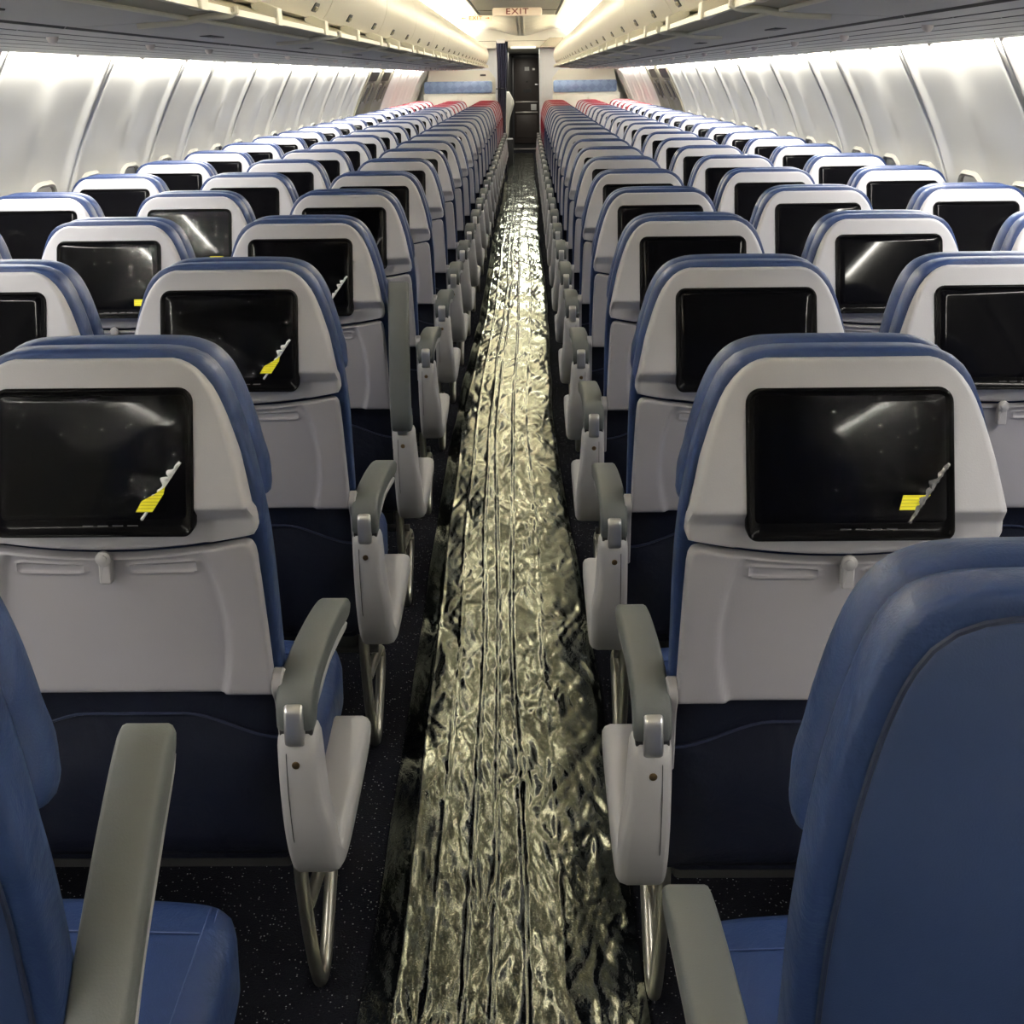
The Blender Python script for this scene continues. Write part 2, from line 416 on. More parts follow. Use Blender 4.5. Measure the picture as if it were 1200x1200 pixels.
# tray table
TZ = [0.668, 0.675, 0.76, 0.85, 0.88, 0.890, 0.896, 0.899, 0.901]
TW = [0.2130, 0.2138, 0.2115, 0.2085, 0.2065, 0.2045, 0.201, 0.197, 0.190]
def tray_hw(z): return float(np.interp(z, TZ, TW))
def tray_warp(X, Z):
    zt = 0.8925+0.024*(X/0.21)**2
    return np.where(Z > 0.86, 0.86+(Z-0.86)*(zt-0.86)/(0.901-0.86), Z)
def tray_base(z): return -0.016+(0.9-z)*0.16
def tray_y(X, Z, D):
    y = tray_base(Z)
    c = np.interp(Z, [0.668, 0.70, 0.74, 0.79, 0.84, 0.88, 0.901], [0.148, 0.157, 0.1635, 0.1640, 0.157, 0.146, 0.133])
    rec = sstep(0.0, 0.010, c-np.abs(X))*(Z < 0.897)
    y = y + 0.010*rec
    # finger slots either side of the latch
    ax = np.abs(X-0.0)
    dx = np.maximum(np.abs(ax-0.078)-0.038, 0); dz = np.abs(Z-0.8755)
    dist = np.hypot(dx, dz)
    y = y - 0.003*sstep(0.0125, 0.0095, dist) + 0.0055*sstep(0.0085, 0.006, dist)
    return y
zt = np.r_[0.668, 0.6695, 0.673, 0.680, np.linspace(0.692, 0.855, 16), np.linspace(0.860, 0.892, 19), 0.8945, 0.8965, 0.898, 0.8993, 0.9003, 0.901]
ME['tray'] = hfield(zt, tray_hw, 97, tray_y, 0.020, tray_warp, 0.005).data('tray_table', 'tray_grey', 60)
b = MB()
b.slab(rrect(-0.0085, 0.0085, 0.858, 0.897, (0.0035, 0.0085, 0.0085, 0.0035), 5), [(0, -0.010), (0, -0.0225), (0.002, -0.0245)], XZ, flat=True)
b.disc((0, -0.0235, 0.8965), (0, -1, 0), 0.0105, 0.006, 18)
b.disc((0, -0.0285, 0.8965), (0, -1, 0), 0.0062, 0.0035, 14)
ME['latch'] = b.data('latch', 'latch_grey')
for s in (-1, 1):
    b = MB()
    b.slab([(y+0.018, z-0.035) for y, z in crom([(0.0, 0.725), (0.018, 0.738), (0.036, 0.728), (0.040, 0.70), (0.055, 0.62), (0.060, 0.585), (0.045, 0.578), (0.036, 0.60), (0.018, 0.68), (0.002, 0.705)], 36)],
           [(0.002, s*0.2125), (0, s*0.2145), (0, s*0.2255), (0.002, s*0.2275)], YZ, flat=True)
    ME['hinge%d' % s] = b.data('tray_arm', 'latch_grey')

# cushions
BACK = [(0, 1.1775), (0.07, 1.177), (0.110, 1.1745), (0.142, 1.163), (0.165, 1.137), (0.183, 1.093), (0.197, 1.043), (0.2075, 0.99), (0.2145, 0.94), (0.2185, 0.86), (0.219, 0.7), (0.219, 0.58), (0.218, 0.49), (0.212, 0.464), (0.19, 0.456), (0.1, 0.455), (0, 0.455)]
HEAD = [(0, 1.178), (0.075, 1.1775), (0.112, 1.174), (0.144, 1.160), (0.168, 1.130), (0.185, 1.086), (0.1975, 1.04), (0.207, 0.995), (0.2105, 0.965), (0.207, 0.950), (0.19, 0.945), (0.1, 0.944), (0, 0.944)]
back_o = mirror_outline(BACK, 120); head_o = mirror_outline(HEAD, 100)
def puff_head(x, y, z):
    # slack leather: shallow folds on the wings
    k = max(0.0, abs(x)-0.15)*6
    y2 = y + 0.005*math.sin(z*85+abs(x)*60+2*math.sin(z*23))*min(1, k)
    x2 = x*(1+0.012*math.sin(z*120+1.3)*min(1, k))
    return (x2, y2+float(lean(z))*0.8, z)
bk = MB(); bk.slab(back_o, [(0.012, 0.014), (0.005, 0.0150), (0.0015, 0.018), (0, 0.023), (0, 0.034), (0.001, 0.056), (0.006, 0.072), (0.014, 0.080), (0.026, 0.084)], XZ, deform=lean_d)
hd = MB(); hd.slab(head_o, [(0.030, 0.070), (0.016, 0.0715), (0.007, 0.075), (0.002, 0.081), (0, 0.089), (-0.001, 0.105), (0.002, 0.121), (0.010, 0.134), (0.026, 0.142)], XZ, deform=puff_head)
for c in ('blue', 'red'):
    ME['back_'+c] = bk.data('back_cushion', c+'_leather', 60); ME['head_'+c] = hd.data('headrest', c+'_leather', 60)
cush = mirror_outline([(0, 0.160), (0.17, 0.160), (0.208, 0.168), (0.222, 0.20), (0.226, 0.3), (0.226, 0.52), (0.218, 0.60), (0.190, 0.638), (0.1, 0.648), (0, 0.650)], 90)
def cush_d(x, y, z): return (x, y, z + (y-0.6)*0.05 + (0.006*math.cos(x*7.5) if z > 0.44 else 0))
b = MB(); b.slab(cush, [(0.02, 0.345), (0.004, 0.352), (0, 0.37), (0, 0.430), (0.004, 0.447), (0.014, 0.459), (0.032, 0.466)], XY, deform=cush_d)
ME['cushion'] = b.data('seat_cushion', 'blue_leather', 60)
co = MB(); ins = np.array(cush)*np.array([0.83, 1])
b = MB()
for s in (-1, 1):
    for q in (0.0, 0.010):
        b.tube([(s*(0.182+q), y, 0.4655-0.3*q+(y-0.6)*0.05+0.006*math.cos(1.36)) for y in np.linspace(0.18, 0.615, 12)], 0.0014, 5)
b.tube([(x, 0.565, 0.4680-0.002+0.006*math.cos(x*7.5)) for x in np.linspace(-0.18, 0.18, 14)], 0.0012, 5)
ME['seam'] = b.data('seam', 'blue_piping')
# literature pocket and its piping
def pock_warp(X, Z): return np.where(Z > 0.5, Z-0.040*sstep(0.07, 0.215, np.abs(X))*(Z-0.5)/0.12, Z)
def pock_y(X, Z, D): return lean(Z)+0.007-0.016*sstep(0.0, 0.05, D)*sstep(0.63, 0.5, Z)
ME['pocket'] = hfield(np.linspace(0.352, 0.62, 16), lambda z: 0.215, 25, pock_y, 0.012, pock_warp, 0.004).data('literature_pocket', 'navy_cloth_shaded', 60)
ME['pockpipe'] = MB().tube([(x, float(lean(0.62))+0.005, 0.6205-0.040*float(sstep(0.07, 0.215, abs(x)))) for x in np.linspace(-0.214, 0.214, 28)], 0.0024, 6).data('pocket_piping', 'seam_dark')
b = MB(); b.slab(rrect(-0.213, 0.213, 0.345, 0.70, 0.02, 4), [(0, 0.06), (0, 0.012), (0.004, 0.009)], XZ, deform=lean_d)
ME['lowerback'] = b.data('lower_back', 'navy_cloth_shaded', 60)
ME['pan'] = MB().box(-0.20, 0.20, 0.16, 0.58, 0.295, 0.345, 0.01).data('seat_pan', 'dark_grey')
# aisle armrest, for the block whose aisle lies at +x (s=1) or -x (s=-1)
AXS = {1: 0.247, -1: 0.249}
PAD_TOP = [(-0.004, 0.640), (-0.002, 0.665), (0.012, 0.684), (0.045, 0.694), (0.11, 0.696), (0.20, 0.691), (0.30, 0.679), (0.372, 0.664), (0.393, 0.652), (0.391, 0.638)]
PAD_BOT = [(0.362, 0.630), (0.28, 0.645), (0.18, 0.655), (0.10, 0.655), (0.055, 0.645), (0.035, 0.622), (0.015, 0.618), (0.0, 0.624)]
pad_o = crom(PAD_TOP+PAD_BOT, 64)
BAY = [(0.004, 0.618), (0.044, 0.622), (0.055, 0.606), (0.058, 0.55), (0.064, 0.46), (0.088, 0.400), (0.14, 0.374), (0.25, 0.378), (0.39, 0.398), (0.445, 0.405), (0.462, 0.390), (0.458, 0.362),
       (0.42, 0.345), (0.30, 0.332), (0.18, 0.324), (0.10, 0.335), (0.05, 0.372), (0.014, 0.445), (-0.004, 0.53), (-0.006, 0.60)]
bay_o = crom(BAY, 72)
def arm_meshes(s):
    AX = AXS[s]
    def xx(a, w): return [(0.0028, s*a-w/2), (0.0008, s*a-w/2+0.002), (0, s*a-w/2+0.005), (0, s*a+w/2-0.005), (0.0008, s*a+w/2-0.002), (0.0028, s*a+w/2)]
    w = 0.052
    pad = MB(); pad.slab(pad_o, [(0.006, s*AX-w/2), (0.002, s*AX-w/2+0.002), (0, s*AX-w/2+0.006), (0, s*AX+w/2-0.006), (0.002, s*AX+w/2-0.002), (0.006, s*AX+w/2)], YZ, flat=True)
    ME['pad%d' % s] = pad.data('armrest_pad', 'pad_grey', 50)
    clip = MB(); clip.slab(crom([(0.02, 0.640), (0.12, 0.652), (0.28, 0.642), (0.37, 0.626), (0.36, 0.614), (0.30, 0.622), (0.18, 0.636), (0.06, 0.628)], 40), xx(AX, 0.044), YZ, flat=True)
    ME['liner%d' % s] = clip.data('pad_liner', 'bay_grey', 50)
    br = MB(); br.slab(crom([(-0.012, 0.612), (-0.013, 0.65), (-0.007, 0.664), (0.01, 0.666), (0.03, 0.64), (0.03, 0.606), (0.0, 0.602)], 30), xx(AX, 0.027), YZ, flat=True)
    ME['bracket%d' % s] = br.data('hinge_bracket', 'silver', 50)
    cr = MB()
    cr.box(s*AX-0.024, s*AX+0.024, 0.004, 0.034, 0.608, 0.670, 0.003)
    ME['cheek%d' % s] = cr.data('hinge_cheek', 'dark_grey')
    # end bay: rear upright and forward nose, bulging to the aisle lower down
    bay = MB()
    a0, a1 = AX-0.027, AX+0.030
    def bulge(x, y, z):
        t = float(sstep(0.55, 0.44, z)); o = (x*s-a0)/(a1-a0)
        return (x + s*0.014*t*o, y, z)
    bay.slab(bay_o, [(0.010, s*a0), (0.004, s*(a0+0.002)), (0, s*(a0+0.007)), (0, s*(a1-0.012)), (0.004, s*(a1-0.004)), (0.012, s*a1)], YZ, flat=True, deform=bulge)
    ME['bay%d' % s] = bay.data('end_bay', 'bay_grey', 50)
    seam = MB(); pts = [(s*(a0+0.014), y-0.0006, z) for y, z in [(0.002, 0.612), (-0.0062, 0.59), (-0.005, 0.53), (0.0115, 0.45), (0.044, 0.385)]]
    seam.tube(pts, 0.0007, 5)
    ME['bayseam%d' % s] = seam.data('bay_seam', 'dark_grey')
    sw = MB(); sw.disc((s*AX, -0.0052, 0.575), (0, -1, 0), 0.0058, 0.003, 12)
    ME['screw%d' % s] = sw.data('screw', 'brass')
    lp = MB(); X = s*0.217
    lp.tube([(X, y, z) for y, z in crom([(0.13, 0.35), (0.14, 0.28), (0.185, 0.14), (0.235, 0.035), (0.272, 0.0125), (0.31, 0.028), (0.36, 0.085), (0.41, 0.145), (0.402, 0.177), (0.36, 0.195), (0.20, 0.215), (0.165, 0.225)], 40, False)], 0.0115, 10)
    ME['leg%d' % s] = lp.data('leg', 'steel_tube')
    # slim armrest between seats
    mx = -s*0.2465
    ME['bar%d' % s] = MB().tube([(s*x, 0.27, 0.245) for x in np.linspace(-0.262, 0.230, 6)], 0.011, 10).data('cross_bar', 'dull_bar')
    ME['beam%d' % s] = MB().tube([(s*x, 0.42, 0.275) for x in np.linspace(-0.262, 0.230, 4)], 0.020, 10).data('beam', 'dull_bar')
    p2 = MB(); p2.slab(pad_o, [(0.006, mx-0.0155), (0.001, mx-0.013), (0, mx-0.010), (0, mx+0.010), (0.001, mx+0.013), (0.006, mx+0.0155)], YZ, flat=True)
    ME['mpad%d' % s] = p2.data('armrest_pad', 'pad_grey', 50)
    p3 = MB(); p3.slab(crom([(0.0, 0.64), (0.05, 0.64), (0.07, 0.60), (0.09, 0.45), (0.14, 0.36), (0.10, 0.33), (0.03, 0.40), (0.0, 0.55)], 36), [(0.003, mx-0.016), (0, mx-0.013), (0, mx+0.013), (0.003, mx+0.016)], YZ, flat=True)
    ME['mpost%d' % s] = p3.data('armrest_post', 'bay_grey', 50)
for s in (-1, 1): arm_meshes(s)

# plain back of the rearmost seats
inner = mirror_outline([(0, 1.158), (0.06, 1.1575), (0.098, 1.154), (0.126, 1.142), (0.147, 1.118), (0.164, 1.078), (0.177, 1.03), (0.187, 0.98), (0.1935, 0.93), (0.1975, 0.85), (0.198, 0.70), (0.197, 0.56), (0.194, 0.49), (0.18, 0.478), (0, 0.476)], 100)
b = MB(); b.slab(inner, [(0, 0.02), (0, 0.0125), (0.003, 0.0098), (0.009, 0.0085)], XZ, deform=lean_d)
ME['backpanel'] = b.data('back_panel', 'blue_panel', 60)
ip = [(x, 0.0125+float(lean(z)), z) for x, z in inner]
ME['backpipe'] = MB().tube(ip, 0.0026, 6, closed=True).data('back_piping', 'seam_dark')

# screen protective films
def film_mesh(kind):
    nx, nz = 40, 26; vs = []; fs = []; keep = {}
    x0, x1, z0, z1 = -0.118, 0.124, 0.9615, 1.121
    for j in range(nz):
        for i in range(nx):
            x = x0+(x1-x0)*i/(nx-1); z = z0+(z1-z0)*j/(nz-1)
            # diagonal torn corner, bottom right
            cut = (x-0.072)/0.052 + (1.036-z)/0.0745 - 1.0 if kind != 'flat' else -1
            lift = 0.0
            if kind != 'flat':
                if cut > 0:      # pull the corner points back onto the tear line
                    k = cut/2; x -= k*0.052; z += k*0.0745; cut = 0
                lift = 0.012*math.exp(min(0, cut)*3.0)
                n = mnoise.noise(Vector((x*28+(3 if kind == 'b' else 0), z*28, 1.7)))
                lift += abs(n)*0.010*math.exp(min(0, cut)*1.2)
            lift += 0.0006*mnoise.noise(Vector((x*18, z*18, 5.1)))
            y = float(face_y(max(z, 0.970)))-0.0046-max(0, 0.970-z)*0.21-lift
            vs.append((x, y, z))
    for j in range(nz-1):
        for i in range(nx-1):
            fs.append((j*nx+i, j*nx+i+1, (j+1)*nx+i+1, (j+1)*nx+i))
    return MB().add(vs, fs).data('protective_film', 'screen_film', 70, recalc=False)
for k in ('a', 'b', 'flat'): ME['film_'+k] = film_mesh(k)
def torn_edge_glint(kind):  # ribbon along the tear, coloured to stand in for its glints
    vs = []; fs = []; n = 40
    for i in range(n):
        t = i/(n-1); x = 0.124-0.052*t; z = 1.036-0.0745*t
        w_ = 0.004+0.010*abs(mnoise.noise(Vector((t*7, 2.0 if kind == 'a' else 9.0, 0))))*2*math.sin(PI*min(1, t*1.1+0.08))
        for k in range(4):
            q = k/3; j = 0.004*mnoise.noise(Vector((t*22, q*3, 4.0)))
            xx, zz = x-q*w_*0.82, z+q*w_*0.57
            vs.append((xx, float(face_y(max(zz, 0.970)))-max(0, 0.970-zz)*0.21-0.019-0.003*math.sin(q*PI)-j, zz))
    for i in range(n-1):
        for k in range(3): fs.append((i*4+k, i*4+k+1, (i+1)*4+k+1, (i+1)*4+k))
    return MB().add(vs, fs).data('torn_edge_glint', 'torn_glint', 70, recalc=False)
ME['torn_a'] = torn_edge_glint('a'); ME['torn_b'] = torn_edge_glint('b'); ME['torn_b'].materials[0] = mat('torn_glint_faint', (0.09, 0.09, 0.10), 0.15, bump=0.6, bscale=60)  # greyer copy where the painted glint is weaker
def tag_mesh(kind):
    if kind == 'a':   P = [(0.064, 0.974), (0.086, 0.974), (0.101, 0.997), (0.103, 1.006), (0.088, 0.996), (0.072, 0.988)]; off = -0.0235
    elif kind == 'b': P = [(0.058, 0.9785), (0.079, 0.9785), (0.098, 0.997), (0.063, 0.997)]; off = -0.018
    else:             P = [(0.066, 0.966), (0.108, 0.966), (0.108, 0.982), (0.066, 0.982)]; off = -0.0062
    b = MB(); b.slab(P, [(0, 0.0), (0, -0.0008)], XZ, flat=True, deform=lambda x, y, z: (x, float(face_y(max(z, 0.970)))-max(0, 0.970-z)*0.21+off+y, z))
    return b.data('yellow_tag', 'yellow_tag')
for k in ('a', 'b', 'flat'): ME['tag_'+k] = tag_mesh(k)

# ------------------------------------------------------------------ setting: floor, walls, ceiling
Y0, Y1 = -3.0, 28.0
fl = structure(link('floor', MB().add([(-2.0, Y0, 0), (2.0, Y0, 0), (2.0, Y1, 0), (-2.0, Y1, 0)], [(0, 1, 2, 3)]).data('floor', 'carpet', recalc=False)), 'black carpet with fine white flecks under the seats', 'floor')

WALL = crom([(1.470, 1.68), (1.490, 1.621), (1.535, 1.53), (1.605, 1.385), (1.660, 1.25), (1.700, 1.13), (1.735, 1.00), (1.762, 0.85), (1.770, 0.70), (1.765, 0.5), (1.745, 0.3), (1.70, 0.0)], 30, False)
def wall_pt(z):  # inner face offset from the centre line at a height
    return float(np.interp(z, WALL[::-1, 1], WALL[::-1, 0]))
def wall_nrm(z):
    a, b2 = wall_pt(z-0.02), wall_pt(z+0.02); n = Vector((-0.04, 0, -(a-b2))); return n.normalized()
# panel seams found along the wall
SEAMS = [-3.0, -1.27, -0.25, 0.77, 1.79, 2.81, 3.84, 4.86, 5.88, 6.46, 7.48, 8.62, 9.70, 10.78, 11.84, 12.90]
SEAMS2 = [15.25, 16.25, 17.25, 18.25, 19.25, 20.3, 21.5, 22.7, 23.9]
def wall_panel(L, s, ribs=True):
    ts = [0, 0.006, 0.012, 0.02, 0.03, 0.045, 0.07, 0.10]; mid = list(np.linspace(0.14, L-0.14, 19)); ts = ts+mid+[L-t for t in ts[::-1]]
    vs = []; fs = []; n = len(ts)
    for (bx, z) in WALL:
        nr = wall_nrm(min(max(z, 0.03), 1.65))
        for t in ts:
            e = min(t, L-t)
            h = -0.016*(1-float(sstep(0.004, 0.014, e))) + 0.014*float(sstep(0.085, 0.02, e))*float(sstep(0.004, 0.014, e))
            if ribs: h += 0.013*math.exp(-((t-L/2)/0.075)**2)*float(sstep(1.56, 1.36, z))
            vs.append((s*(bx+nr.x*h), t, z+nr.z*h))
    for i in range(len(WALL)-1):
        for j in range(n-1): fs.append((i*n+j, i*n+j+1, (i+1)*n+j+1, (i+1)*n+j))
    return MB().add(vs, fs).data('sidewall_panel', 'wall_white', 60, recalc=False)
PCACHE = {}
for s, nm, sd in ((-1, 'wall_left', 'port'), (1, 'wall_right', 'starboard')):
    # backing skin behind the panels
    bv = []
    for y in (Y0, 24.5):
        for bx, z in WALL: bv.append((CX+s*(bx+0.02), y, z))
    n = len(WALL); bf = [(i, i+1, n+i+1, n+i) for i in range(n-1)]
    wl = structure(link(nm, MB().add(bv, bf).data(nm, 'wall_gap', recalc=False)), 'curved white %s sidewall of ribbed cabin panels' % sd, 'wall')
    for A in (SEAMS, SEAMS2):
        for a, c in zip(A[:-1], A[1:]):
            L = round(c-a, 3); key = (L, s)
            if key not in PCACHE: PCACHE[key] = wall_panel(L, s, L > 0.7)
            link('sidewall_panel', PCACHE[key], wl, (CX, a, 0))
    # overwing exit zone: recessed beige frames with two hatch covers each
    for y in (12.90, 14.05):
        L = 1.15
        b = MB(); vs = []; fs = []; ts = [0, 0.02, 0.05, 0.12, 0.16, 0.2, 0.95, 0.99, 1.03, 1.10, 1.13, 1.15]; n = len(ts)
        for bx, z in WALL:
            nr = wall_nrm(min(max(z, 0.03), 1.65))
            for t in ts:
                h = 0.022 if 0.04 < t < 0.13 or 1.02 < t < 1.11 else (-0.012 if 0.19 < t < 0.96 else 0.0)
                vs.append((s*(bx+nr.x*h), t, z+nr.z*h))
        for i in range(len(WALL)-1):
            for j in range(n-1): fs.append((i*n+j, i*n+j+1, (i+1)*n+j+1, (i+1)*n+j))
        ho = link('exit_hatch_frame', MB().add(vs, fs).data('exit_hatch_frame', 'exit_beige', 30, recalc=False), wl, (CX, y, 0))
        def patch(z0, z1, t0, t1, h, m, nme):
            b = MB(); Z = np.linspace(z0, z1, 6); vs = []
            for hh in (h, -0.02):
                for z in Z:
                    nr = wall_nrm(z); bx = wall_pt(z)
                    for t in (t0, t1): vs.append((s*(bx+nr.x*hh), t, z+nr.z*hh))
            fs = []
            for k in range(5): fs.append((2*k, 2*k+1, 2*k+3, 2*k+2))
            fs += [(0, 1, 13, 12), (10, 11, 23, 22)] + [(2*k+e, 2*k+2+e, 14+2*k+e, 12+2*k+e) for k in range(5) for e in (0, 1)]
            link(nme, b.add(vs, fs).data(nme, m, 30), ho)
        patch(1.50, 1.60, 0.22, 0.93, 0.012, 'exit_dark', 'handle_housing')
        patch(1.27, 1.47, 0.24, 0.46, 0.020, 'exit_beige', 'hatch_cover')
        patch(1.27, 1.47, 0.66, 0.90, 0.020, 'exit_beige', 'hatch_cover')
        patch(1.30, 1.44, 0.29, 0.40, 0.026, 'exit_dark', 'hatch_slot')
        patch(1.30, 1.44, 0.72, 0.84, 0.026, 'exit_dark', 'hatch_slot')
    # windows with the shades pulled down: rim and shade
    rim_o = rrect(-0.130, 0.130, -0.19, 0.19, 0.085, 6); zc = 0.972
    nr = wall_nrm(zc); bx = wall_pt(zc); tz = Vector((-nr.z, 0, nr.x)); tz = tz if tz.z > 0 else -tz
    def wmap(a, bb, c): p = Vector((bx, 0, zc))+tz*bb+nr*c; return (s*p.x, a, p.z)
    if s not in PCACHE:
        r = MB(); n = len(rim_o)
        for k, (sc_, c) in enumerate(((1.12, -0.01), (1.10, 0.012), (1.04, 0.022), (0.99, 0.018), (0.97, 0.0))):
            r.v += [wmap(a*sc_, bb*sc_, c) for a, bb in rim_o]
            if k: r.f += [((k-1)*n+j, (k-1)*n+(j+1) % n, k*n+(j+1) % n, k*n+j) for j in range(n)]
        PCACHE[s] = (r.data('window_frame', 'window_rim'), MB().slab([(a*0.98, bb*0.98) for a, bb in rim_o], [(0, -0.004), (0, 0.004)], wmap, flat=True).data('window_shade', 'shade_white'),
                     MB().slab(rrect(-0.05, 0.05, 0.10, 0.125, 0.012, 4), [(0, 0.0), (0, 0.014), (0.004, 0.018)], wmap, flat=True).data('shade_handle', 'window_rim'))
    k = 0
    for a, c in zip(SEAMS[5:-1], SEAMS[6:]):
        for q in ((0.25, 0.75) if c-a > 0.7 else (0.5,)):
            k += 1
            wo = link('window_%d' % (k if s < 0 else 40+k), PCACHE[s][0], None, (CX, a+(c-a)*q, 0)); structure(wo, 'rounded cabin window with white shade pulled down', 'window')
            link('window_shade', PCACHE[s][1], wo); link('shade_handle', PCACHE[s][2], wo)
    # sidewall wash light: the strip tucked outboard of the service panels
    st = MB().box(CX+s*1.483-0.010, CX+s*1.483+0.010, -2.6, 19.6, 1.636, 1.644)
    tag(link('wash_light_strip', st.data('wash_light_strip', 'lamp_glow')), 'white %s wash light strip along the top of the sidewall' % sd, 'light strip', 'sidewall wash lights')

wb = structure(link('wall_back', MB().box(-2, 2, Y0-0.05, Y0, 0, 2.4).data('wall_back', 'back_dark')), 'dark galley wall closing the rear of the cabin', 'wall')

# ceiling: gull-wing panels with open joints
GULL = crom([(-1.06, 2.02), (-0.96, 2.08), (-0.80, 2.19), (-0.62, 2.25), (-0.45, 2.255), (-0.30, 2.215), (-0.16, 2.168), (0, 2.15), (0.16, 2.168), (0.30, 2.215), (0.45, 2.255), (0.62, 2.25), (0.80, 2.19), (0.96, 2.08), (1.06, 2.02)], 61, False)
def gull_mesh(L, g=0.007):
    ts = [0, g, g*2, L-2*g, L-g, L]; vs = []; fs = []; n = len(ts)
    for x, z in GULL:
        for t in ts: vs.append((x, t, z+(0.014 if t < g/2 or t > L-g/2 else 0.0)))
    for i in range(len(GULL)-1):
        for j in range(n-1): fs.append((i*n+j, (i+1)*n+j, (i+1)*n+j+1, i*n+j+1))
    return MB().add(vs, fs).data('ceiling_panel', 'ceiling_cream', 60, recalc=False)
ce = structure(link('ceiling', MB().add([(-1.8, Y0, 2.36), (1.8, Y0, 2.36), (1.8, 24.5, 2.36), (-1.8, 24.5, 2.36)], [(0, 3, 2, 1)]).data('ceiling', 'ceiling_gap', recalc=False)), 'cream gull-wing cabin ceiling lit from the coves', 'ceiling')
gm = gull_mesh(1.02)
y = -3.0
while y < 20.2:
    link('ceiling_panel', gm, ce, (CX, y, 0)); y += 1.03
# flat grey centre panel that ends at the exit sign
cp = MB().box(CX-0.37, CX+0.37, -2.9, 13.0, 2.128, 2.143, 0.004)
link('center_panel', cp.data('center_panel', 'ceiling_grey'), ce)
for s in (-1, 1):
    link('panel_edge', MB().box(CX+s*0.382-0.010, CX+s*0.382+0.010, -2.9, 13.0, 2.126, 2.20).data('panel_edge', 'black_plastic'), ce)
link('panel_joint', MB().box(CX-0.37, CX+0.37, 11.98, 12.0, 2.124, 2.13).data('panel_joint', 'exit_dark'), ce)
# centre light rail beyond the sign
for dx, m in ((-0.045, 'rail_cream'), (0.045, 'rail_cream'), (0, 'rail_cream')):
    link('center_rail', MB().box(CX+dx-0.013, CX+dx+0.013, 13.2, 19.6, 2.125, 2.152, 0.003).data('center_rail', m), ce)

